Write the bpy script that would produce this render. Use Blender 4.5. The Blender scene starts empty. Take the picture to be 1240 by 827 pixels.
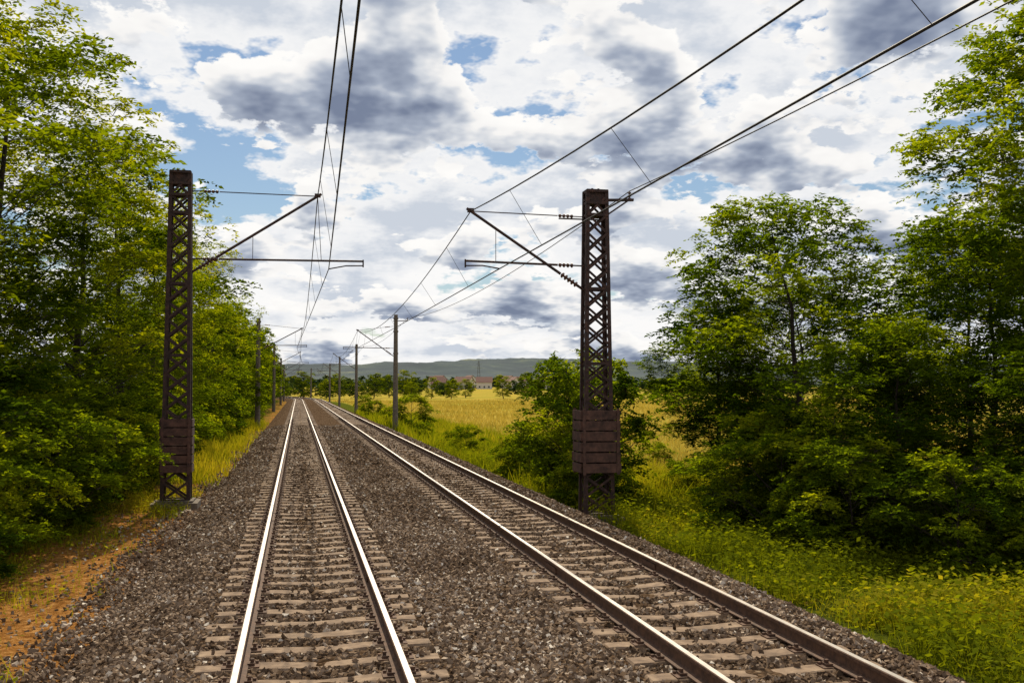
import bpy, math
import numpy as np
from mathutils import Vector
sc=bpy.context.scene
D=bpy.data
# ---------------------------------------------------------------- helpers
class M:
    def __init__(s): s.v=[];s.q=[];s.m=[];s.t=[];s.n=0
    def add(s,v,q,mat=0,tone=0.5):
        v=np.asarray(v,dtype=np.float32).reshape(-1,3); q=np.asarray(q,dtype=np.int32).reshape(-1,4)
        s.v.append(v); s.q.append(q+s.n); s.n+=len(v)
        s.m.append(np.full(len(q),mat,dtype=np.int32))
        t=np.asarray(tone,dtype=np.float32)
        if t.ndim==0: t=np.full(len(v),float(t),dtype=np.float32)
        s.t.append(t)
    def mesh(s,name,mats,smooth=False):
        v=np.concatenate(s.v);q=np.concatenate(s.q);m=np.concatenate(s.m);t=np.concatenate(s.t)
        me=D.meshes.new(name)
        me.vertices.add(len(v)); me.vertices.foreach_set('co',v.ravel())
        me.loops.add(q.size); me.loops.foreach_set('vertex_index',q.ravel())
        me.polygons.add(len(q)); me.polygons.foreach_set('loop_start',np.arange(0,q.size,4,dtype=np.int32))
        me.polygons.foreach_set('material_index',m)
        me.polygons.foreach_set('use_smooth',np.full(len(q),smooth))
        a=me.attributes.new('tone','FLOAT','POINT'); a.data.foreach_set('value',t)
        for x in mats: me.materials.append(x)
        me.update(calc_edges=True)
        return me
    def obj(s,name,mats,parent=None,smooth=False):
        return mkobj(name,s.mesh(name,mats,smooth),parent)
def mkobj(name,me,parent=None):
    o=D.objects.new(name,me); sc.collection.objects.link(o)
    if parent: o.parent=parent
    return o
def nrm(a): return a/np.maximum(np.linalg.norm(a,axis=-1,keepdims=True),1e-9)
BOXQ=[[0,3,2,1],[4,5,6,7],[0,1,5,4],[1,2,6,5],[2,3,7,6],[3,0,4,7]]
def strut(mm,p0,p1,w,d=None,mat=0,tone=.5,up=(0,0,1)):
    d=d or w
    p0=np.array(p0,float);p1=np.array(p1,float);ax=nrm(p1-p0)
    u=np.array(up,float)
    if abs(ax@u)>.95: u=np.array([0,1,0.])
    a=nrm(np.cross(ax,u)); b=np.cross(a,ax)
    o=[(-w/2,-d/2),(w/2,-d/2),(w/2,d/2),(-w/2,d/2)]
    v=[p0+a*x+b*y for x,y in o]+[p1+a*x+b*y for x,y in o]
    mm.add(v,BOXQ,mat,tone)
def box(mm,c,s,mat=0,tone=.5):
    c=np.array(c,float);s=np.array(s,float)/2
    v=[c+s*np.array(k) for k in [(-1,-1,-1),(1,-1,-1),(1,1,-1),(-1,1,-1),(-1,-1,1),(1,-1,1),(1,1,1),(-1,1,1)]]
    mm.add(v,BOXQ,mat,tone)
def tube(mm,pts,rad,n=6,mat=0,tone=.5):
    pts=np.array(pts,float); k=len(pts); rad=np.broadcast_to(np.array(rad,float),(k,))
    tan=nrm(np.gradient(pts,axis=0))
    ref=np.array([0,0,1.]) if abs(nrm(pts[-1]-pts[0])[2])<.9 else np.array([1,0,0.])
    a=nrm(np.cross(tan,ref)); b=np.cross(tan,a)
    th=np.linspace(0,2*np.pi,n,endpoint=False)
    v=pts[:,None]+rad[:,None,None]*(a[:,None]*np.cos(th)[None,:,None]+b[:,None]*np.sin(th)[None,:,None])
    i=np.arange(k-1)[:,None]*n; j=np.arange(n)[None]; j2=(j+1)%n
    q=np.stack([i+j,i+j2,i+n+j2,i+n+j],-1).reshape(-1,4)
    mm.add(v.reshape(-1,3),q,mat,tone)
def insul(mm,p0,p1,r=.07,n=5,mat=1):
    p0=np.array(p0,float);p1=np.array(p1,float)
    pts=[];rr=[]
    for i in range(n):
        for f,k in ((.0,.35),(.25,1),(.55,.9),(.8,.35)):
            pts.append(p0+(p1-p0)*((i+f)/n)); rr.append(r*k)
    tube(mm,pts,rr,8,mat)
def cx(y):
    y=np.asarray(y,float); return -(np.maximum(0,y-225)**2)/1100.
def vn(x,y,s,seed=0):
    x=np.asarray(x,float)/s;y=np.asarray(y,float)/s
    xi=np.floor(x);yi=np.floor(y);fx=x-xi;fy=y-yi;fx=fx*fx*(3-2*fx);fy=fy*fy*(3-2*fy)
    def h(a,b):
        r=np.sin(a*127.1+b*311.7+seed*74.7)*43758.5453; return r-np.floor(r)
    return (h(xi,yi)*(1-fx)+h(xi+1,yi)*fx)*(1-fy)+(h(xi,yi+1)*(1-fx)+h(xi+1,yi+1)*fx)*fy
def terr(x,y):
    x=np.asarray(x,float);y=np.asarray(y,float)
    u=x-cx(np.minimum(y,460))
    z=np.interp(u,[-200,-30,-8,-4.6,-3,-2.4,-1.8,6.4,7.0,9,14,30],[1,.2,-.3,-.5,-.55,-.6,-.95,-.95,-.68,-.95,-1.2,-1.3])
    z=z+(vn(x,y,2.3,1)-.5)*.12*np.where((u>-2.6)&(u<7),0.15,1)+(vn(x,y,9,2)-.5)*.2*np.where((u>-3.5)&(u<8),0.,1)
    t=np.clip((y-260)/800,0,1); z=z+t*t*(3-2*t)*5.5
    return z
def bz(u): return np.interp(u,[-2.7,-1.55,-1.25,1.6,2.33,3.0,5.85,6.15,7.2],[-.72,-.25,-.215,-.215,-.275,-.215,-.215,-.25,-.80])
# ---------------------------------------------------------------- materials
def newmat(n):
    m=D.materials.new(n); m.use_nodes=True; nt=m.node_tree; nt.nodes.clear()
    o=nt.nodes.new('ShaderNodeOutputMaterial'); return m,nt,o
def N(nt,t,**k):
    n=nt.nodes.new(t)
    for a,b in k.items(): setattr(n,a,b)
    return n
def ramp(nt,fac,stops):
    r=nt.nodes.new('ShaderNodeValToRGB'); e=r.color_ramp.elements
    while len(e)<len(stops): e.new(.5)
    for i,(p,c) in enumerate(stops):
        e[i].position=p; e[i].color=(*c,1) if len(c)==3 else c
    nt.links.new(fac,r.inputs[0]); return r
def mathn(nt,op,a,b=None,clamp=False):
    n=nt.nodes.new('ShaderNodeMath'); n.operation=op; n.use_clamp=clamp
    for i,x in enumerate((a,b)):
        if x is None: continue
        if isinstance(x,(int,float)): n.inputs[i].default_value=x
        else: nt.links.new(x,n.inputs[i])
    return n.outputs[0]
def mixc(nt,f,a,b,mode='MIX'):
    n=nt.nodes.new('ShaderNodeMix'); n.data_type='RGBA'; n.blend_type=mode
    for s,x in ((0,f),(6,a),(7,b)):
        if isinstance(x,(int,float)): n.inputs[s].default_value=x
        elif isinstance(x,tuple): n.inputs[s].default_value=(*x,1)
        else: nt.links.new(x,n.inputs[s])
    return n.outputs[2]
def simple(name,stops,scale=8,rough=.8,metal=0,bump=.3,detail=4,coord='Object'):
    m,nt,o=newmat(name)
    tc=N(nt,'ShaderNodeTexCoord'); no=N(nt,'ShaderNodeTexNoise'); no.inputs['Scale'].default_value=scale; no.inputs['Detail'].default_value=detail; no.inputs['Roughness'].default_value=.65
    nt.links.new(tc.outputs[coord],no.inputs['Vector'])
    r=ramp(nt,no.outputs['Fac'],stops)
    p=N(nt,'ShaderNodeBsdfPrincipled'); p.inputs['Roughness'].default_value=rough; p.inputs['Metallic'].default_value=metal
    nt.links.new(r.outputs[0],p.inputs['Base Color'])
    if bump:
        b=N(nt,'ShaderNodeBump'); b.inputs['Strength'].default_value=bump; b.inputs['Distance'].default_value=.02
        nt.links.new(no.outputs['Fac'],b.inputs['Height']); nt.links.new(b.outputs[0],p.inputs['Normal'])
    nt.links.new(p.outputs[0],o.inputs[0]); return m
def leafmat(name,dark,mid,light,tr=.40,trmul=(3.9,3.6,.8)):
    m,nt,o=newmat(name)
    at=N(nt,'ShaderNodeAttribute',attribute_name='tone'); oi=N(nt,'ShaderNodeObjectInfo')
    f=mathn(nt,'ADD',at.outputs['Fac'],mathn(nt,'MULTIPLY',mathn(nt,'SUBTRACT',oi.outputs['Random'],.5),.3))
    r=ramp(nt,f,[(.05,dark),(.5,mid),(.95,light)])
    d=N(nt,'ShaderNodeBsdfDiffuse'); nt.links.new(r.outputs[0],d.inputs[0])
    t=N(nt,'ShaderNodeBsdfTranslucent'); tc=mixc(nt,1.0,r.outputs[0],trmul,'MULTIPLY'); nt.links.new(tc,t.inputs[0])
    ms=N(nt,'ShaderNodeMixShader'); ms.inputs[0].default_value=tr
    nt.links.new(d.outputs[0],ms.inputs[1]);nt.links.new(t.outputs[0],ms.inputs[2])
    nt.links.new(ms.outputs[0],o.inputs[0]); return m
def tonemat(name,stops):
    m,nt,o=newmat(name)
    at=N(nt,'ShaderNodeAttribute',attribute_name='tone')
    r=ramp(nt,at.outputs['Fac'],stops)
    p=N(nt,'ShaderNodeBsdfDiffuse')
    nt.links.new(r.outputs[0],p.inputs[0]); nt.links.new(p.outputs[0],o.inputs[0]); return m
LEAF_R=leafmat('leaf_locust',(.018,.036,.003),(.062,.096,.004),(.145,.172,.007))
LEAF_L=leafmat('leaf_elm',(.020,.036,.003),(.074,.103,.004),(.165,.176,.007))
LEAF_B=leafmat('leaf_bush',(.026,.047,.004),(.086,.120,.005),(.18,.198,.009))
LEAF_F=leafmat('leaf_far',(.022,.042,.018),(.042,.066,.020),(.075,.095,.025),tr=.3,trmul=(1.8,1.7,.8))
GRASS=leafmat('grass_blades',(.045,.06,.005),(.14,.165,.006),(.30,.25,.022),tr=.40,trmul=(2.4,2.2,.7))
WHEAT=leafmat('field_straw',(.22,.17,.03),(.42,.315,.05),(.54,.41,.09),tr=.3,trmul=(1.3,1.25,.9))
BARK=simple('bark',[(.3,(.014,.010,.007)),(.7,(.055,.038,.025))],12,.95,0,.6,3)
RUST=simple('rusty_painted_steel',[(.3,(.018,.009,.007)),(.55,(.048,.021,.015)),(.8,(.13,.053,.03))],9,.75,.1,.3)
BOARD=simple('weathered_red_boards',[(.3,(.032,.015,.011)),(.7,(.13,.06,.04))],6,.85,0,.3)
RAILS=simple('rail_rusty_web',[(.3,(.045,.022,.013)),(.7,(.14,.068,.036))],14,.8,0,.3)
RTOP=simple('rail_polished_top',[(.3,(.50,.45,.41)),(.7,(.74,.68,.62))],5,.38,.9,0.0)
CONC=simple('concrete_pole',[(.3,(.08,.062,.045)),(.7,(.18,.145,.11))],7,.9,0,.3)
SLEEP=simple('sleeper_concrete',[(.25,(.075,.045,.027)),(.5,(.195,.128,.080)),(.78,(.36,.255,.165))],6,.9,0,.5,7)
WIRE=simple('wire_copper_dark',[(.3,(.02,.018,.016)),(.7,(.04,.035,.03))],5,.6,.5,0,2)
INSUL=simple('insulator_brown',[(.3,(.06,.025,.015)),(.7,(.1,.04,.025))],5,.25,0,0,2)
STONE=tonemat('ballast_stone',[(.0,(.052,.033,.021)),(.4,(.165,.112,.073)),(.72,(.28,.205,.145)),(.93,(.46,.38,.30)),(1,(.62,.55,.46))])
def bedmat():
    m,nt,o=newmat('ballast_bed')
    tc=N(nt,'ShaderNodeTexCoord')
    v=N(nt,'ShaderNodeTexVoronoi'); v.inputs['Scale'].default_value=20; nt.links.new(tc.outputs['Object'],v.inputs['Vector'])
    r=ramp(nt,v.outputs['Color'],[(.1,(.06,.038,.024)),(.5,(.15,.098,.062)),(.8,(.25,.17,.11)),(.97,(.45,.35,.25))])
    n=N(nt,'ShaderNodeTexNoise'); n.inputs['Scale'].default_value=1.2; n.inputs['Detail'].default_value=3; nt.links.new(tc.outputs['Object'],n.inputs['Vector'])
    c=mixc(nt,.7,r.outputs[0],ramp(nt,n.outputs['Fac'],[(.3,(.55,.48,.40)),(.7,(1,1,1))]).outputs[0],'MULTIPLY')
    d=ramp(nt,v.outputs['Distance'],[(.0,(1,1,1)),(.9,(.15,.15,.15))])
    c=mixc(nt,.7,c,d.outputs[0],'MULTIPLY')
    p=N(nt,'ShaderNodeBsdfDiffuse'); nt.links.new(c,p.inputs[0])
    b=N(nt,'ShaderNodeBump',invert=True); b.inputs['Strength'].default_value=1; b.inputs['Distance'].default_value=.03
    nt.links.new(v.outputs['Distance'],b.inputs['Height']); nt.links.new(b.outputs[0],p.inputs['Normal'])
    nt.links.new(p.outputs[0],o.inputs[0]); return m
BED=bedmat()
def groundmat():
    m,nt,o=newmat('ground_soil_grass')
    tc=N(nt,'ShaderNodeTexCoord')
    def noise(s,d=6,r=.6):
        n=N(nt,'ShaderNodeTexNoise'); n.inputs['Scale'].default_value=s; n.inputs['Detail'].default_value=d; n.inputs['Roughness'].default_value=r
        nt.links.new(tc.outputs['Object'],n.inputs['Vector']); return n.outputs['Fac']
    fine=noise(9,6,.8); mid=noise(1.1,4); big=noise(.06,3)
    soil=ramp(nt,fine,[(.34,(.12,.046,.012)),(.5,(.35,.155,.040)),(.64,(.58,.31,.11))]).outputs[0]
    soil=mixc(nt,.7,soil,ramp(nt,mid,[(.35,(.55,.55,.55)),(.6,(1,1,1))]).outputs[0],'MULTIPLY')
    grass=ramp(nt,fine,[(.3,(.022,.03,.005)),(.5,(.07,.085,.010)),(.72,(.15,.15,.02))]).outputs[0]
    fld=ramp(nt,fine,[(.3,(.25,.185,.035)),(.6,(.42,.31,.055)),(.8,(.52,.40,.09))]).outputs[0]
    fld=mixc(nt,ramp(nt,big,[(.46,(0,0,0)),(.60,(.55,.55,.55))]).outputs[0],fld,(.20,.22,.03))
    at=N(nt,'ShaderNodeAttribute',attribute_name='tone')
    w=mathn(nt,'ADD',at.outputs['Fac'],mathn(nt,'MULTIPLY',mathn(nt,'SUBTRACT',mid,.5),.7))
    a=mixc(nt,ramp(nt,w,[(.24,(0,0,0)),(.36,(1,1,1))]).outputs[0],soil,grass)
    c=mixc(nt,ramp(nt,at.outputs['Fac'],[(.68,(0,0,0)),(.82,(1,1,1))]).outputs[0],a,fld)
    p=N(nt,'ShaderNodeBsdfDiffuse')
    nt.links.new(c,p.inputs[0])
    b=N(nt,'ShaderNodeBump'); b.inputs['Strength'].default_value=1; b.inputs['Distance'].default_value=.08
    nt.links.new(fine,b.inputs['Height']); nt.links.new(b.outputs[0],p.inputs['Normal'])
    nt.links.new(p.outputs[0],o.inputs[0]); return m
GROUND=groundmat()
HILL=simple('hill_forest_haze_tint',[(.38,(.011,.026,.038)),(.52,(.020,.040,.046)),(.60,(.040,.062,.052)),(.68,(.12,.13,.075))],.007,1,0,0,7)  # blue-shifted forest colours, aerial haze painted into the base colour
# ---------------------------------------------------------------- ground
def grid(xs,ys,zf,tf=None):
    X,Y=np.meshgrid(xs,ys); Z=zf(X,Y); mm=M()
    nx=len(xs);ny=len(ys)
    i=np.arange(ny-1)[:,None]*nx; j=np.arange(nx-1)[None]
    q=np.stack([i+j,i+j+1,i+nx+j+1,i+nx+j],-1)
    mm.add(np.stack([X,Y,Z],-1),q,0,tf(X,Y).ravel() if tf else .5); return mm
def fieldmask(x,y):
    u=x-cx(np.minimum(y,460))
    edge=np.interp(y,[0,32,40,60,120,250],[60,40,14,12.5,11.5,10.5])
    return np.clip((u-edge)/3+.5,0,1)*np.clip((y-36-(u-15)*.05)/4,0,1)*np.clip((900-y)/100,0,1)
def gtone(x,y):
    u=x-cx(np.minimum(y,460))
    t=np.interp(u,[-6.8,-5.2,-4.3,-2.3,-1,6,7,9],[.5,.36,.14,.06,.0,.0,.42,.5])
    t=t+(u<-2)*np.clip((y-24)/50,0,.2)
    f=fieldmask(x,y)*(u>8)
    return np.where(f>0,np.maximum(t,.5+.5*f),t)
xs=np.concatenate([-np.geomspace(5000,14,40),np.arange(-13.6,22,.3),np.geomspace(22.4,6000,55)])
ys=np.concatenate([np.linspace(-60,2,14),np.arange(3,60,.35),np.geomspace(60.5,9000,120)])
grid(xs,ys,terr,gtone).obj('ground',[GROUND],smooth=True)
def hz(x,y):
    t=np.clip((y-1500)/1400,0,1); t=t*t*(3-2*t)
    h=26*t+56*vn(x,y,800,5)*t+36*vn(x,y,330,6)*t+12*vn(x,y,110,8)*t+8*vn(x,y,26,9)*t
    return h-3+0*x
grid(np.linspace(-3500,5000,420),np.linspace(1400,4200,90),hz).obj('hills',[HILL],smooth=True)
# ---------------------------------------------------------------- ballast
us=np.linspace(-2.7,7.2,80); yb=np.concatenate([np.arange(2,40,.12),np.arange(40,120,.6),np.arange(120,460,3)])
U,Y=np.meshgrid(us,yb)
mm=M(); nx=len(us);ny=len(yb); i=np.arange(ny-1)[:,None]*nx; j=np.arange(nx-1)[None]
Z=bz(U)+(vn(U,Y,.35,3)-.5)*.03+(vn(U,Y,.11,4)-.5)*.02
mm.add(np.stack([U+cx(Y),Y,Z],-1),np.stack([i+j,i+j+1,i+nx+j+1,i+nx+j],-1))
CL,CR=.233,4.43
par=D.objects.new('ballast_bed',None); sc.collection.objects.link(par)
mm.obj('bed',[BED],par)
rng=np.random.default_rng(5)
def stones(n,y0,y1,s0,s1,u0=-3.2,u1=7.2):
    u=rng.uniform(u0,u1,n); y=rng.uniform(y0,y1,n)
    keep=np.ones(n,bool)
    for c in (CL,CR):
        ph=np.abs(((y/.6)+.5)%1-.5)*.6
        keep&=~((np.abs(u-c)<1.24)&(ph<.125)&(rng.random(n)>.02))
        for r in (-.75,.75): keep&=~(np.abs(u-c-r)<.085)
    e=np.minimum((u-u0)/1.6,u1-u); keep&=(rng.random(n)<e/.5)
    u=u[keep];y=y[keep];k=len(u)
    s=rng.uniform(s0,s1,k)
    base=np.array([(-1,-1,-1),(1,-1,-1),(1,1,-1),(-1,1,-1),(-1,-1,1),(1,-1,1),(1,1,1),(-1,1,1)],float)*.5
    v=base[None]*(1+rng.uniform(-.45,.35,(k,8,1)))+rng.uniform(-.16,.16,(k,8,3))
    v*=np.stack([rng.uniform(.8,1.3,k),rng.uniform(.7,1.1,k),rng.uniform(.5,.85,k)],-1)[:,None]
    qn=nrm(rng.normal(size=(k,4))); w,x,yy,z=qn.T
    R=np.stack([1-2*(yy*yy+z*z),2*(x*yy-z*w),2*(x*z+yy*w),2*(x*yy+z*w),1-2*(x*x+z*z),2*(yy*z-x*w),2*(x*z-yy*w),2*(yy*z+x*w),1-2*(x*x+yy*yy)],-1).reshape(k,3,3)
    v=np.einsum('kij,kvj->kvi',R,v)*s[:,None,None]
    inner=((np.abs(u-CL)<1.24)|(np.abs(u-CR)<1.24))
    ph=np.abs(((y/.6)+.5)%1-.5)*.6
    z=np.maximum(bz(u),np.where(u<-2,terr(u,y),-9))+rng.uniform(-.01,.025,k)*np.where(inner,.5,1)+np.where(inner&(ph<.12),.035,0)
    v+=np.stack([u+cx(y),y,z],-1)[:,None]
    q=np.array(BOXQ)[None]+np.arange(k)[:,None,None]*8
    t=np.clip(rng.beta(2,2.3,k)+(rng.random(k)<.07)*.4+(vn(u,y,1.3,7)-.5)*.25-inner*.05,0,1)
    return v.reshape(-1,3),q.reshape(-1,4),np.repeat(t,8)
mm=M()
for a in ((80000,7,20,.028,.056),(46000,20,36,.034,.064),(22000,36,75,.05,.08),(1500,8,30,.02,.05,-4.6,-2.4)):
    v,q,t=stones(*a); mm.add(v,q,0,t)
mm.obj('gravel',[STONE],par)
# ---------------------------------------------------------------- tracks
prof=[(-.075,-.172),(.075,-.172),(.075,-.16),(.012,-.14),(.009,-.05),(.036,-.04),(.036,-.008),(.028,0),(-.028,0),(-.036,-.008),(-.036,-.04),(-.009,-.05),(-.012,-.14),(-.075,-.16)]
def track(c):
    e=D.objects.new('railway_track',None); sc.collection.objects.link(e)
    yy=np.concatenate([[-5],np.arange(0,220,4),np.arange(220,455,3.)])
    mm=M(); P=np.array(prof); n=len(P)
    for r in (-.7535,.7535):
        X=cx(yy)[:,None]+c+r+P[None,:,0]; Zz=np.broadcast_to(P[None,:,1],X.shape); Yy=np.broadcast_to(yy[:,None],X.shape)
        i=np.arange(len(yy)-1)[:,None]*n; j=np.arange(n)[None]; j2=(j+1)%n
        q=np.stack([i+j,i+j2,i+n+j2,i+n+j],-1)
        mm.add(np.stack([X,Yy,Zz],-1),q.reshape(-1,4),0)
        mi=mm.m[-1].reshape(len(yy)-1,n); mi[:,7]=1
    mm.obj('rails',[RAILS,RTOP],e)
    sm=M(); fm=M()
    pr=np.array([(-.14,-.2),(-.125,-.018),(-.108,0),(.108,0),(.125,-.018),(.14,-.2)])
    xsn=np.array([-1.2,-1.185,-.5,0,.5,1.185,1.2]); dz=np.array([-.02,0,0,-.028,0,0,-.02])
    r2=np.random.default_rng(int(c*10))
    for k in range(0,740):
        y=k*.6
        if y>440: break
        jx=r2.normal(0,.014); jy=r2.normal(0,.012); rot=r2.normal(0,.010)
        X=np.broadcast_to(xsn[:,None],(7,6)); Yp=np.broadcast_to(pr[None,:,0],(7,6)); Zp=pr[None,:,1]+dz[:,None]*(pr[None,:,1]>-.1)-.184
        v=np.stack([X+jx-Yp*rot+c+float(cx(y)),y+jy+Yp+X*rot,Zp],-1).reshape(-1,3)
        v=v+r2.normal(0,.003,v.shape)
        i=np.arange(6)[:,None]*6;j=np.arange(5)[None]
        q=np.stack([i+j,i+6+j,i+7+j,i+1+j],-1).reshape(-1,4)
        q=np.concatenate([q,[[0,1,2,5],[2,3,4,5],[36,41,38,37],[38,41,40,39]]])
        sm.add(v,q,0,r2.random())
        if y<90:
            for r in (-.7535,.7535):
                bx=c+r+float(cx(y))
                box(fm,(bx,y,-.178),(.36,.17,.012))
                for s in (-1,1):
                    box(fm,(bx+s*.10,y,-.16),(.07,.10,.028))
                    box(fm,(bx+s*.11,y,-.135),(.035,.035,.045))
                    box(fm,(bx+s*.155,y+.055,-.163),(.03,.03,.03))
    sm.obj('sleepers',[SLEEP],e); fm.obj('fasteners',[RAILS],e)
    jm=M()
    for y in (14.3,39.3,64.3):
        for r in (-.7535,.7535):
            for s in (-1,1): box(jm,(c+r+s*.026,y,-.095),(.022,.6,.07))
    jm.obj('fishplates',[RAILS],e)
track(CL);track(CR)
# ---------------------------------------------------------------- catenary masts
def lattice_mast(x,y,z0,top,wb,wt,side,boardw,bz0,bz1):
    e=D.objects.new('catenary_mast',None); sc.collection.objects.link(e)
    mm=M()
    def w(z):
        f=(z-z0)/(top-z0); return wb+(wt-wb)*min(1,f*1.0)
    def cor(z,a,b): 
        k=w(z)/2; return np.array([x+a*k,y+b*k*.75,z])
    for a in(-1,1):
        for b in(-1,1):
            p0=cor(z0,a,b);p1=cor(top,a,b)
            strut(mm,p0,p1,.095,.014); strut(mm,p0+np.array([a*.041,-b*.039,0]),p1+np.array([a*.041,-b*.039,0]),.014,.08)
    nz=int((top-z0)/.46); zs=np.linspace(z0+.15,top-.15,nz+1)
    for k in range(nz):
        za,zb=zs[k],zs[k+1]
        for b in(-1,1):
            strut(mm,cor(za,-1,b)+[0,b*.012,0],cor(zb,1,b)+[0,b*.012,0],.06,.01,up=(0,1,0))
            strut(mm,cor(za,1,b)+[0,-b*.012,0],cor(zb,-1,b)+[0,-b*.012,0],.06,.01,up=(0,1,0))
            s=1 if k%2 else -1
            strut(mm,cor(za,b,-s)+[b*.012,0,0],cor(zb,b,s)+[b*.012,0,0],.06,.01,up=(1,0,0))
        if k%4==0:
            for b in(-1,1):
                strut(mm,cor(za,-1,b),cor(za,1,b),.014,.07); strut(mm,cor(za,b,-1),cor(za,b,1),.014,.07)
    for zc in (top-.02,top-.32,top-.62):
        box(mm,(x,y,zc),(wt+.07,wt*.75+.07,.07))
    box(mm,(x,y,top-.17),(wt*.9,wt*.6,.24))
    for k in range(2): tube(mm,[(x-.08+.16*k,y,top),(x-.08+.16*k,y,top+.07)],.03,6)
    mm.obj('lattice_frame',[RUST],e)
    bm=M(); h=(bz1-bz0)/6; g=boardw/2; gy=g*.8
    r3=np.random.default_rng(3)
    for k in range(6):
        zc=bz0+h*(k+.5)
        for b in(-1,1):
            o=r3.normal(0,.012,2)
            box(bm,(x+o[0],y+b*gy+o[1]*.3,zc),(boardw,.03,h-.035)); box(bm,(x+b*(g-.0),y+o[0],zc),(.03,2*gy-.05,h-.04))
    for a in(-1,1):
        for b in(-1,1): box(bm,(x+a*(g-.06),y+b*(gy+.035),(bz0+bz1)/2),(.07,.03,bz1-bz0+.06))
    bm.obj('climbing_guard_boards',[BOARD],e)
    cm=M(); box(cm,(x,y,z0-.15),(wb+.5,wb+.4,.5)); box(cm,(x,y,z0+.12),(wb+.25,wb+.2,.06)); cm.obj('footing',[CONC],e)
    return e
def concrete_mast(x,y,z0,top):
    e=D.objects.new('catenary_mast',None); sc.collection.objects.link(e)
    mm=M(); tube(mm,[(x,y,z0-.3),(x,y,z0+.3),(x,y,top-.05),(x,y,top),(x,y,top+.01)],[.23,.21,.15,.15,.01],12)
    for zc in (5.2,6.9,top-.3): tube(mm,[(x,y,zc-.06),(x,y,zc+.06)],.2,12)
    mm.obj('pole',[CONC],e,True); return e
def cantilever(e,x,y,zm,xe,ze,zt,xr,zr,xc,zc,s,fine=True):
    mm=M()
    A=np.array([x,y,zm]);B=np.array([xe,y,ze]);d=nrm(B-A)
    tube(mm,[A,A+d*.25],.035); insul(mm,A+d*.25,A+d*.75,.075,5); tube(mm,[A+d*.75,B+d*.12],.036,8)
    T=np.array([x,y,zt]);d2=nrm(B-T)
    insul(mm,T+d2*.3,T+d2*.7,.05,4); tube(mm,[T,T+d2*.3],.014); tube(mm,[T+d2*.7,B],.014)
    box(mm,B+np.array([0,0,.02]),(.16,.07,.1))
    A2=np.array([x,y,zr-.05]);B2=np.array([xr,y,zr]);d3=nrm(B2-A2)
    tube(mm,[A2,A2+d3*.3],.02); insul(mm,A2+d3*.3,A2+d3*.7,.06,4); tube(mm,[A2+d3*.7,B2],.028,8)
    C=np.array([xc,y,zc]); 
    tube(mm,[B2+[0,0,.04],B2-[0,0,.16]],.022); tube(mm,[B2-[0,0,.12],(C+B2)/2+[0,0,-.02],C],.018)
    for f in (.35,.75):
        p=A2+(B2-A2)*f; q=A+(B-A)*min(1,max(0,((p[0]-x)/(xe-x))))
        tube(mm,[p,q],.008,4)
    mm.obj('cantilever',[RUST,INSUL],e)
SL=[-26,27.2,80,133,186,238,290,342]
SR=[-29,23.8,77,130,183,236,289,342]
suppL=[];suppR=[]
for k,y in enumerate(SL):
    o=float(cx(y)); xm=-3.06+o; c=CL+o; st=.35*(1 if k%2 else -1)
    if k==1:
        e=lattice_mast(xm,y,-.5,8.2,.66,.46,1,.78,.35,1.75)
        cantilever(e,xm+.28,y,5.55,.47,7.7,7.72,1.7,5.97,.78,5.74,1); suppL.append((.47,7.7,.78,5.74))
    else:
        e=concrete_mast(xm,y,float(terr(xm,y)),8.0)
        cantilever(e,xm+.18,y,5.5,c,7.2,7.5,c+st+.75,5.9,c+st,5.7,1); suppL.append((c,7.2,c+st,5.7))
for k,y in enumerate(SR):
    o=float(cx(y)); xm=7.35+o; c=CR+o; st=.32*(1 if k%2 else -1)
    if k==1:
        xm=7.25
        e=lattice_mast(xm,y,-.72,7.46,.70,.48,-1,.98,.45,2.0)
        cantilever(e,xm-.28,y,4.95,4.08,6.84,6.8,3.95,5.62,4.8,5.45,-1); suppR.append((4.08,6.84,4.8,5.45))
        am=M(); strut(am,(xm-.3,y,7.22),(xm+1.0,y,7.28),.09,.06); strut(am,(xm+.2,y,6.8),(xm+.85,y,7.25),.05,.04)
        strut(am,(xm-.95,y,6.74),(xm+.3,y,6.74),.04,.03)
    else:
        e=concrete_mast(xm,y,float(terr(xm,y)),8.2)
        cantilever(e,xm-.18,y,5.0,c,6.95,7.3,c+st-.75,5.65,c+st,5.45,-1)
        suppR.append((5.0,6.9,5.1,5.45) if k==0 else (c,6.95,c+st,5.45))
        am=M(); strut(am,(xm-.2,y,7.7),(xm+.95,y,7.75),.08,.06)
    zt=7.28 if k==1 else 7.75
    for dx in (.9,): insul(am,(xm+dx,y,zt),(xm+dx,y,zt+.22),.05,3)
    am.obj('feeder_bracket',[RUST,INSUL],e)
def wires(name,S,sup,sag,r):
    mm=M()
    for k in range(len(S)-1):
        y0,y1=S[k],S[k+1]; a=sup[k];b=sup[k+1]; f=np.linspace(0,1,25); yy=y0+(y1-y0)*f
        mx=a[0]+(b[0]-a[0])*f; mz=a[1]+(b[1]-a[1])*f-sag*4*f*(1-f)
        tube(mm,np.stack([mx,yy,mz],-1),r,6)
        cxx=a[2]+(b[2]-a[2])*f; cz=a[3]+(b[3]-a[3])*f-.05*4*f*(1-f)
        tube(mm,np.stack([cxx,yy,cz],-1),r,6)
        if y0<200:
            for g in np.linspace(.08,.92,8):
                p=(np.interp(g,f,mx),y0+(y1-y0)*g,np.interp(g,f,mz)); q=(np.interp(g,f,cxx),y0+(y1-y0)*g,np.interp(g,f,cz))
                tube(mm,[p,q],.005,4)
    mm.obj(name,[WIRE],None,True)
wires('overhead_wire',SL,suppL,1.25,.013)
wires('overhead_wire',SR,suppR,1.05,.014)
mm=M()
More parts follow.
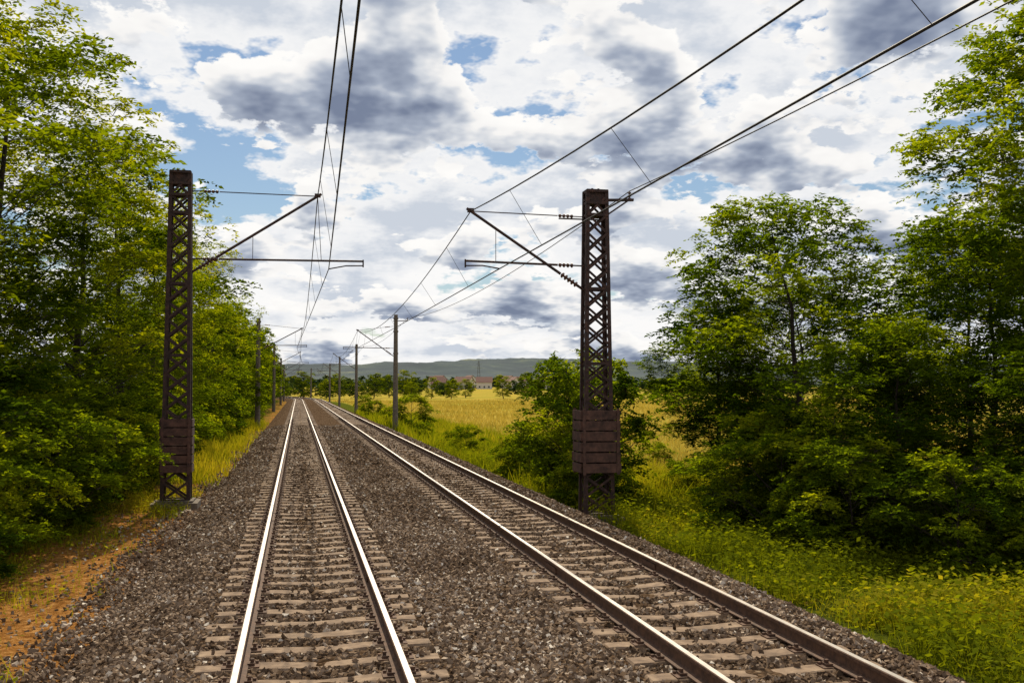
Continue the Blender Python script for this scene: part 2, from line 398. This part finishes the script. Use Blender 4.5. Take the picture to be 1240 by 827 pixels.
for dx in (.9,):
    for k in range(len(SR)-1):
        f=np.linspace(0,1,21); y0,y1=SR[k],SR[k+1]
        x0=7.35+float(cx(y0))+dx-(.1 if k==1 else 0);x1=7.35+float(cx(y1))+dx-(.1 if k==0 else 0)
        z0=(7.5 if k==1 else 7.97);z1=(7.5 if k==0 else 7.97)
        tube(mm,np.stack([x0+(x1-x0)*f,y0+(y1-y0)*f,z0+(z1-z0)*f-.7*4*f*(1-f)],-1),.012,6)
mm.obj('feeder_wire',[WIRE],None,True)
# ---------------------------------------------------------------- trees
def tree_data(seed,H,R,cb,nc,ns,nr,nl,LL,LW,tr,clr,rl=.38,shape=.6,lean=0.,droop=.12,fill=.45,att=(.4,.8)):
    rg=np.random.default_rng(seed); mm=M()
    k=9; zz=np.linspace(-.4,H*.88,k); dr=np.cumsum(rg.normal(0,H*.012,(k,2)),0); dr-=dr[0]
    tp=np.stack([dr[:,0]+lean*zz,dr[:,1],zz],-1); trr=tr*(1-np.linspace(0,1,k)**.8*.88); trr[0]*=1.3
    tube(mm,tp,trr,8,0)
    t=(np.arange(nc)+rg.random(nc))/nc
    th=np.arange(nc)*2.39996+rg.normal(0,.5,nc)
    prof=np.sin(np.pi*(.14+.80*t))**shape
    ph=rg.random(3)*6.28
    irr=1+.20*np.sin(2*th+ph[0])+.14*np.sin(3*th+ph[1]+4*t)+.10*rg.normal(size=nc)
    rr=R*prof*irr*(.25+.75*rg.random(nc)**fill)
    cz=cb+(H-cb-.4*clr)*t
    ax=np.stack([np.interp(cz,zz,tp[:,0]),np.interp(cz,zz,tp[:,1])],-1)
    C=np.stack([ax[:,0]+rr*np.cos(th),ax[:,1]+rr*np.sin(th),cz],-1)
    for i in range(nc):
        zs=max(.25*H*.3,cz[i]-rr[i]*rg.uniform(*att)-.3); zs=min(zs,H*.8)
        s=np.array([np.interp(zs,zz,tp[:,0]),np.interp(zs,zz,tp[:,1]),zs])
        m_=(s+C[i])/2+np.array([0,0,-.05*rr[i]])+rg.normal(0,.25,3)*clr
        f=np.linspace(0,1,6)[:,None]; pts=(1-f)**2*s+2*f*(1-f)*m_+f*f*C[i]
        pts[1:-1]+=rg.normal(0,.05,(4,3))*clr
        r0=max(.013,np.interp(zs,zz,trr)*.2); tube(mm,pts,np.linspace(r0,.005,6),5,0)
    cl=clr*rg.uniform(.7,1.35,nc)
    d=nrm(rg.normal(size=(nc,ns,3))); d[...,2]=np.abs(d[...,2])*.9-.3
    S=C[:,None]+d*(cl[:,None,None]*(.3+.7*rg.random((nc,ns,1))**.6))*np.array([1,1,.7])
    for i in range(nc):
        for j in range(0,ns,4):
            tube(mm,[C[i]-[0,0,.1],(C[i]+S[i,j])/2,S[i,j]],[.009,.007,.004],3,0)
    out=nrm(S-C[:,None]); 
    S=S.reshape(-1,3); out=out.reshape(-1,3); n=len(S)
    ct=np.repeat(rg.normal(0,.19,nc),ns)+rg.normal(0,.10,n)
    o=np.repeat(S,nr,0)+rg.normal(0,.10*clr,(n*nr,3)); od=np.repeat(out,nr,0)
    az=rg.random(n*nr)*2*np.pi
    dd=np.stack([np.cos(az),np.sin(az),rg.normal(.12,.28,n*nr)],-1)+od*.7; dd=nrm(dd)
    L=rl*rg.uniform(.6,1.25,n*nr)
    s=np.linspace(.1,1,nl)[None]+rg.normal(0,.02,(n*nr,nl))
    P=o[:,None]+dd[:,None]*(L[:,None]*s)[...,None]; P[...,2]-=(droop*(L/.38)[:,None]*s*s)
    side=np.where(np.arange(nl)%2==0,1,-1)[None,:,None]
    lat=nrm(np.cross(dd,[0,0,1.]))[:,None]*side
    ld=nrm(lat+.45*dd[:,None]+rg.normal(0,.28,P.shape)+np.array([0,0,-.12]))
    nn=nrm(np.array([0,0,1.])+rg.normal(0,.42,P.shape))
    wd=nrm(np.cross(ld,nn))
    sz=rg.uniform(.7,1.25,P.shape[:2])[...,None]
    a=P; b=P+ld*LL*.45*sz+wd*LW*.5*sz; c=P+ld*LL*sz-nn*.1*LL; e=P+ld*LL*.45*sz-wd*LW*.5*sz
    v=np.stack([a,b,c,e],2).reshape(-1,3); q=np.arange(len(v)).reshape(-1,4)
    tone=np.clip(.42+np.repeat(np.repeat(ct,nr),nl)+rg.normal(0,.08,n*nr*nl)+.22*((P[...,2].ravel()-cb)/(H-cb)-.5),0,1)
    mm.add(v,q,1,np.repeat(tone,4)); return mm
def var(name,leaf,**k): return tree_data(**k).mesh(name,[BARK,leaf])
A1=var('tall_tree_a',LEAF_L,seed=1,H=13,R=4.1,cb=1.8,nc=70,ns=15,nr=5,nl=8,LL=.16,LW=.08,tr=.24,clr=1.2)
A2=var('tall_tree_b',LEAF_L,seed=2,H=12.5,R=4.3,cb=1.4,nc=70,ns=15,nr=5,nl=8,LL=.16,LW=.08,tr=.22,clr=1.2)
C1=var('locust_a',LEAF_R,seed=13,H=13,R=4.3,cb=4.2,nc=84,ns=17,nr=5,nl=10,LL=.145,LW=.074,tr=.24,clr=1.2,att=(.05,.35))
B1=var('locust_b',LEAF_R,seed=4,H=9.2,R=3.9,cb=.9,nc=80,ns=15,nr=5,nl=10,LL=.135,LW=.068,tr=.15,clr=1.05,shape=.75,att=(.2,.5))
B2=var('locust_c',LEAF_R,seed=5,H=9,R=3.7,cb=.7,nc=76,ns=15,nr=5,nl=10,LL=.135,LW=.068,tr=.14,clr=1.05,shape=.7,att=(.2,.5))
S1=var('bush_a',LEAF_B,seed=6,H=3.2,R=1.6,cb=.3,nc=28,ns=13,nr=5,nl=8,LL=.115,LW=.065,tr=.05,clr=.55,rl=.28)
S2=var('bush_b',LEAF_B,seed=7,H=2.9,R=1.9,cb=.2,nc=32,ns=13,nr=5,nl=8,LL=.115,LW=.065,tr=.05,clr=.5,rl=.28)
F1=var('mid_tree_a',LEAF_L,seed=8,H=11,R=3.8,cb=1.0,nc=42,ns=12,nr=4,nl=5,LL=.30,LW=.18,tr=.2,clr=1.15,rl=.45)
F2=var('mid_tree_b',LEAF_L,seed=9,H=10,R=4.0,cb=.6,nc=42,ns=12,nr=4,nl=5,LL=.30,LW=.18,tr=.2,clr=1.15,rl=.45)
rp=np.random.default_rng(11)
def put(name,me,x,y,s,sz=None,rot=None):
    o=mkobj(name,me); o.location=(x,y,float(terr(x,y))-.05); o.scale=(s,s,sz or s); o.rotation_euler=(0,0,rp.uniform(0,6.28) if rot is None else rot); return o
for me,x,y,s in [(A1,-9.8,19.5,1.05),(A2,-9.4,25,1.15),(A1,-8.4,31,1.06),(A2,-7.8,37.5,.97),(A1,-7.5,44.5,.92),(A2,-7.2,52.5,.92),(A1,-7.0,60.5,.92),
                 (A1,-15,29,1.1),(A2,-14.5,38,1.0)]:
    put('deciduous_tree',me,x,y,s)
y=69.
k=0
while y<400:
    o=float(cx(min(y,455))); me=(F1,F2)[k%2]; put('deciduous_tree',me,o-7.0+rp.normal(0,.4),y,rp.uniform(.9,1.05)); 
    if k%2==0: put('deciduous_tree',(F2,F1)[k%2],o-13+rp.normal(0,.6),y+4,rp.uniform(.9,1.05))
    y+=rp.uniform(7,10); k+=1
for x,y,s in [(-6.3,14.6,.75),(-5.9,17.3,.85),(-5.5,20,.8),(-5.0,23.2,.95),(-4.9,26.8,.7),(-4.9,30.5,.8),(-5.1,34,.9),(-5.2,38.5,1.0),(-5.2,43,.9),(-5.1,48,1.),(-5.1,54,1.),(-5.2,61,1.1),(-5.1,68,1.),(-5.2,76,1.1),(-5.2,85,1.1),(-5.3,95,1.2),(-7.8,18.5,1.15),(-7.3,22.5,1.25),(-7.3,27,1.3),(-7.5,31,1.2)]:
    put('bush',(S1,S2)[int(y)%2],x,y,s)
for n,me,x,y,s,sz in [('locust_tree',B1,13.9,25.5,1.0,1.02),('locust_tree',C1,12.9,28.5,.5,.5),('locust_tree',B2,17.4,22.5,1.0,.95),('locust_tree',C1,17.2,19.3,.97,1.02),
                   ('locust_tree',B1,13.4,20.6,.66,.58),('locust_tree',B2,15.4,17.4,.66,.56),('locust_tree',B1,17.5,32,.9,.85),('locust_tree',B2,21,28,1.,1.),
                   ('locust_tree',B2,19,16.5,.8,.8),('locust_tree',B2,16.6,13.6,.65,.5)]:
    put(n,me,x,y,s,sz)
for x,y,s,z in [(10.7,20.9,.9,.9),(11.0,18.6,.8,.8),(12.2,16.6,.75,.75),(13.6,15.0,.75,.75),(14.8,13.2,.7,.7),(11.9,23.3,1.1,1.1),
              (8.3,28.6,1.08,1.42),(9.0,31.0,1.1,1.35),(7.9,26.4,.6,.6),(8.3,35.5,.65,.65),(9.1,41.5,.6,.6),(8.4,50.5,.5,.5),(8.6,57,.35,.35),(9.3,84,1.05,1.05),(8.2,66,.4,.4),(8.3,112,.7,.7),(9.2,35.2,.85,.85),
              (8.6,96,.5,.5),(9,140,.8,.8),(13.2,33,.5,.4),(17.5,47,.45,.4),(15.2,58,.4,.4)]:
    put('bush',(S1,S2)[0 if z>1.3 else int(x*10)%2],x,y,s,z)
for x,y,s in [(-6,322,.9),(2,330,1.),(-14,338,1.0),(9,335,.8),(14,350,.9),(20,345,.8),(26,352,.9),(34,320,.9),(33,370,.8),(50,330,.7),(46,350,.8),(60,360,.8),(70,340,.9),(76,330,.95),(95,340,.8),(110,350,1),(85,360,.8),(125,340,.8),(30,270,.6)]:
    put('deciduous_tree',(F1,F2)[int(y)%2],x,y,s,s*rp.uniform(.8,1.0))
src=tree_data(seed=20,H=9,R=4.6,cb=.5,nc=16,ns=6,nr=3,nl=4,LL=1.1,LW=.75,tr=.25,clr=1.6,rl=.8)
sv=np.concatenate(src.v);sq=np.concatenate(src.q);stn=np.concatenate(src.t)
keepq=np.concatenate(src.m)==1
mm=M()
for i in range(470):
    if i<200: y=rp.uniform(400,620); x=y*rp.uniform(-.12,.55)
    else: y=rp.uniform(620,1300); x=y*rp.uniform(-.1,.55)
    if y<760 and .12<x/y<.25 and rp.random()<.55: continue
    s=rp.uniform(.5,1.1)*(.70 if i<200 else 1.05)
    a=rp.uniform(0,6.28); ca,sa=math.cos(a),math.sin(a)
    v=sv*s; v=np.stack([v[:,0]*ca-v[:,1]*sa+x,v[:,0]*sa+v[:,1]*ca+y,v[:,2]+float(terr(x,y))],-1)
    mm.add(v,sq[keepq],0,np.clip(stn+rp.normal(0,.2),0,1))
mm.obj('distant_tree_line',[LEAF_F])
# ---------------------------------------------------------------- houses
WALL=simple('house_plaster',[(.3,(.5,.46,.4)),(.7,(.62,.58,.52))],2,.9,0,0,2)
ROOF=simple('roof_tiles',[(.3,(.13,.065,.05)),(.7,(.20,.10,.075))],3,.9,0,0,2)
GLASS=simple('window_glass',[(.3,(.03,.04,.05)),(.7,(.05,.06,.07))],3,.2,0,0,2)
def house(x,y,w,l,h,rh,rot):
    e=D.objects.new('house',None); sc.collection.objects.link(e); e.location=(x,y,float(terr(x,y))); e.rotation_euler=(0,0,rot)
    a,b=w/2,l/2
    v=[(-a,-b,0),(a,-b,0),(a,b,0),(-a,b,0),(-a,-b,h),(a,-b,h),(a,b,h),(-a,b,h),(0,-b,h+rh),(0,b,h+rh)]
    me=D.meshes.new('walls'); me.from_pydata(v,[],[(0,1,5,8,4),(1,2,6,5),(2,3,7,9,6),(3,0,4,7)]); me.materials.append(WALL); mkobj('walls',me,e)
    mm=M(); 
    for s in (-1,1): strut(mm,(s*(a+.5),0,h-.25),(0,0,h+rh+.12),l+1,.2,up=(0,0,1))
    mm.obj('roof',[ROOF],e)
    mm=M()
    for wx in np.linspace(-a*.6,a*.6,3):
        for wz in ([1.6,4.3] if h>4 else [1.6]): box(mm,(wx,-b-.02,wz),(1.1,.08,1.3))
    for wy in np.linspace(-b*.6,b*.6,3):
        for s in(-1,1): box(mm,(s*(a+.02),wy,1.6),(.08,1.1,1.3))
    mm.obj('windows',[GLASS],e)
    mm=M(); box(mm,(a*.4,b*.3,h+rh*.8),(.7,.7,2)); mm.obj('chimney',[ROOF],e)
    mm=M(); box(mm,(a*.25,-b-.03,1.05),(1,.1,2.1)); mm.obj('door',[BARK],e)
for x,y,w,l,h,rh,r in [(112,680,9,12,5,3.6,.9),(130,700,9,11,5,3.6,1.4),(156,740,9,12,5.5,4,.3),(104,760,9,11,5,4,1.8),(170,770,10,14,5,4,1.2),(140,820,10,13,6,4,.2),(190,760,9,12,5,4,.8),(96,690,8,10,4,3.5,1.3),(120,860,10,12,6,4,.5),(150,690,8,11,5,3.5,.1),(122,740,8,11,5,3.5,.6),(176,700,9,11,5,3.5,1.5)]:
    house(x,y,w,l,h,rh,r)
mm=M(); px,py=270,1500.; pz=float(terr(px,py))
for a in(-1,1):
    for b in(-1,1): strut(mm,(px+a*3,py+b*3,pz),(px+a*.5,py+b*.5,pz+40),.28)
for z in np.linspace(4,36,7):
    k=3-2.5*z/40; strut(mm,(px-k,py-k,pz+z),(px+k,py-k,pz+z+4),.18); strut(mm,(px+k,py-k,pz+z),(px-k,py-k,pz+z+4),.18)
for z,l in((29,6),(35,4.5)): strut(mm,(px-l,py,pz+z),(px+l,py,pz+z),.3)
mm.obj('transmission_tower',[CONC])
# ---------------------------------------------------------------- grass and weeds
def blades(x,y,h,w,tone,rg):
    n=len(x); z=terr(x,y)-.02; az=rg.random(n)*6.28; ln=rg.normal(0,.28,(n,2))
    wv=np.stack([np.cos(az),np.sin(az),0*az],-1)*(w/2)[:,None]; b=np.stack([x,y,z],-1)
    tip=b+np.stack([ln[:,0]*h,ln[:,1]*h,h],-1)
    v=np.stack([b-wv,b+wv,tip+wv*.15,tip-wv*.15],1).reshape(-1,3)
    return v,np.arange(n*4).reshape(-1,4),np.repeat(tone,4)
def leaves(x,y,zh,s,tone,rg):
    n=len(x); P=np.stack([x,y,terr(x,y)+zh],-1); az=rg.random(n)*6.28
    ld=nrm(np.stack([np.cos(az),np.sin(az),rg.normal(.1,.35,n)],-1)); nn=nrm(np.array([0,0,1.])+rg.normal(0,.4,(n,3))); wd=nrm(np.cross(ld,nn))
    s=s[:,None]; v=np.stack([P,P+ld*s*.5+wd*s*.28,P+ld*s,P+ld*s*.5-wd*s*.28],1).reshape(-1,3)
    return v,np.arange(n*4).reshape(-1,4),np.repeat(tone,4)
rg=np.random.default_rng(21)
mm=M()
def scat(n,x0,x1,y0,y1,dens,hmin,hmax,w,tb,leaf=0):
    x=rg.uniform(x0,x1,n);y=rg.uniform(y0,y1,n); 
    cl=vn(x,y,.8,12)*.6+vn(x,y,.3,13)*.4
    k=rg.random(n)<dens(x,y)*np.clip((cl-.25)*2.2,0,1); x=x[k];y=y[k];cl=cl[k];x=x+cx(y)
    tn=np.clip(tb+rg.normal(0,.10,len(x))+(vn(x,y,2.2,14)-.5)*.5,0,.9)
    h=rg.uniform(hmin,hmax,len(x))*(.3+cl+1.0*vn(x,y,1.2,16)**1.5)
    if leaf: mm.add(*leaves(x,y,h*rg.random(len(x))**.6,rg.uniform(.04,.10,len(x))*leaf,tn,rg)[:2],0,np.repeat(tn,4))
    else:
        v,q,t=blades(x,y,h,np.full(len(x),w)*rg.uniform(.6,1.4,len(x)),tn,rg); mm.add(v,q,0,t)
er=lambda x,y: np.clip((x-6.65-.5*vn(x,y,1.1,41))/.7,0,1)
scat(60000,6.7,14.5,7,26,er,.08,.38,.012,.5)
scat(110000,6.7,15,7,26,er,.05,.52,0,.42,1.4)
scat(45000,6.9,16,26,56,er,.12,.5,.03,.5)
scat(32000,6.9,16,26,56,er,.1,.5,0,.42,1.7)
scat(30000,7.0,15,56,130,er,.2,.6,.06,.5)
patch=lambda x,y: np.clip((vn(x,y,1.6,31)-.45)*4,0,1)
el=lambda x,y: np.clip((-x-2.6)/2.2,0,1)*np.clip(.10+(y-15)/30,0,1)+patch(x,y)*(x<-2.7)*.5+(x<-4.9)*.7
scat(60000,-9,-2.3,9,32,el,.06,.3,.012,.66)
scat(70000,-10,-2.4,9,32,el,.04,.30,0,.5,1.1)
scat(50000,-9,-2.3,32,90,lambda x,y:np.clip((-x-2.3)/1.2,0,1),.12,.5,.04,.7)
mm.obj('grass',[GRASS])
mm=M()
n=70000; y=38+rg.random(n)**1.6*260; x=rg.uniform(8,16+y*.62); k=rg.random(n)<fieldmask(x,y)**2; x=x[k];y=y[k]
tn=np.clip(.5+rg.normal(0,.15,len(x))+(vn(x,y,8,15)-.5)*.5,0,1)
v,q,t=blades(x,y,rg.uniform(.25,.6,len(x)),.03+y*.0007,tn,rg); mm.add(v,q,0,t)
mm.obj('field_crop',[WHEAT])
# ---------------------------------------------------------------- world
SE,SA=math.radians(50),math.radians(5)
w=D.worlds.new("World"); sc.world=w; w.use_nodes=True; nt=w.node_tree; nt.nodes.clear()
out=N(nt,'ShaderNodeOutputWorld')
sky=N(nt,'ShaderNodeTexSky'); sky.sky_type='NISHITA'; sky.sun_disc=False; sky.sun_elevation=SE; sky.sun_rotation=SA; sky.air_density=1.2; sky.dust_density=.3; sky.ozone_density=3.5
bg1=N(nt,'ShaderNodeBackground'); bg1.inputs[1].default_value=.08; nt.links.new(sky.outputs[0],bg1.inputs[0])
tc=N(nt,'ShaderNodeTexCoord'); sp=N(nt,'ShaderNodeSeparateXYZ'); nt.links.new(tc.outputs['Generated'],sp.inputs[0])
zm=mathn(nt,'MAXIMUM',sp.outputs[2],0.0)
zc=mathn(nt,'ADD',zm,.27)
cb=N(nt,'ShaderNodeCombineXYZ'); nt.links.new(mathn(nt,'DIVIDE',sp.outputs[0],zc),cb.inputs[0]); nt.links.new(mathn(nt,'DIVIDE',sp.outputs[1],zc),cb.inputs[1])
V=cb.outputs[0]
def wn(s,d=8,r=.58,off=(0,0,0),sc_=1.):
    mp=N(nt,'ShaderNodeMapping'); mp.inputs['Location'].default_value=off; mp.inputs['Scale'].default_value=(sc_,sc_,1); nt.links.new(V,mp.inputs[0])
    n=N(nt,'ShaderNodeTexNoise',noise_dimensions='2D'); n.inputs['Scale'].default_value=s;n.inputs['Detail'].default_value=d;n.inputs['Roughness'].default_value=r
    nt.links.new(mp.outputs[0],n.inputs['Vector']); return n.outputs['Fac']
hz_=mathn(nt,'MULTIPLY',mathn(nt,'MAXIMUM',mathn(nt,'SUBTRACT',.18,zm),0.0),1.3)
nA=wn(2.6,6,.60,(13.1,5.7,0))
colA=ramp(nt,nA,[(.42,(.97,.96,.95)),(.53,(.86,.87,.89)),(.64,(.60,.65,.73))])
maskA=ramp(nt,mathn(nt,'ADD',nA,hz_),[(.425,(0,0,0)),(.48,(1,1,1))])
b1=wn(3.9,8,.57,(3.1,1.7,0)); b2=wn(3.9,4,.57,(3.1,1.7,0),.962); big=wn(1.4,2,.5,(2.2,9.1,0))
nB=mathn(nt,'ADD',mathn(nt,'MULTIPLY',b1,.78),mathn(nt,'MULTIPLY',big,.22))
rel=mathn(nt,'MULTIPLY',mathn(nt,'SUBTRACT',b2,b1),.6)
dk=mathn(nt,'ADD',nB,rel)
colB=ramp(nt,dk,[(.45,(1.0,.985,.96)),(.515,(.93,.915,.90)),(.555,(.66,.69,.74)),(.605,(.37,.42,.52)),(.67,(.19,.23,.33))])
maskB=ramp(nt,nB,[(.490,(0,0,0)),(.512,(1,1,1))])
col=mixc(nt,maskB.outputs[0],colA.outputs[0],colB.outputs[0])
mask=mathn(nt,'MAXIMUM',maskA.outputs[0],maskB.outputs[0])
bg2=N(nt,'ShaderNodeBackground'); bg2.inputs[1].default_value=1.0; nt.links.new(col,bg2.inputs[0])
ms=N(nt,'ShaderNodeMixShader'); nt.links.new(mask,ms.inputs[0]); nt.links.new(bg1.outputs[0],ms.inputs[1]); nt.links.new(bg2.outputs[0],ms.inputs[2])
nt.links.new(ms.outputs[0],out.inputs[0])
S=Vector((math.sin(SA)*math.cos(SE),math.cos(SA)*math.cos(SE),math.sin(SE)))
l=D.lights.new('sun','SUN'); l.energy=5.0; l.angle=math.radians(.5); l.color=(1,.88,.66)
lo=D.objects.new('sun',l); sc.collection.objects.link(lo); lo.rotation_euler=S.to_track_quat('Z','Y').to_euler(); lo.location=(0,0,60)
# ---------------------------------------------------------------- camera
cam=D.cameras.new('camera'); cam.lens=35; cam.sensor_width=36; cam.clip_end=20000; cam.clip_start=.1
co=D.objects.new('camera',cam); sc.collection.objects.link(co); sc.camera=co
co.location=(0,0,2.53); co.rotation_euler=(math.radians(90+2.68),0,math.radians(-12.12))
sc.view_settings.view_transform='Standard'; sc.view_settings.look='None'; sc.view_settings.exposure=0
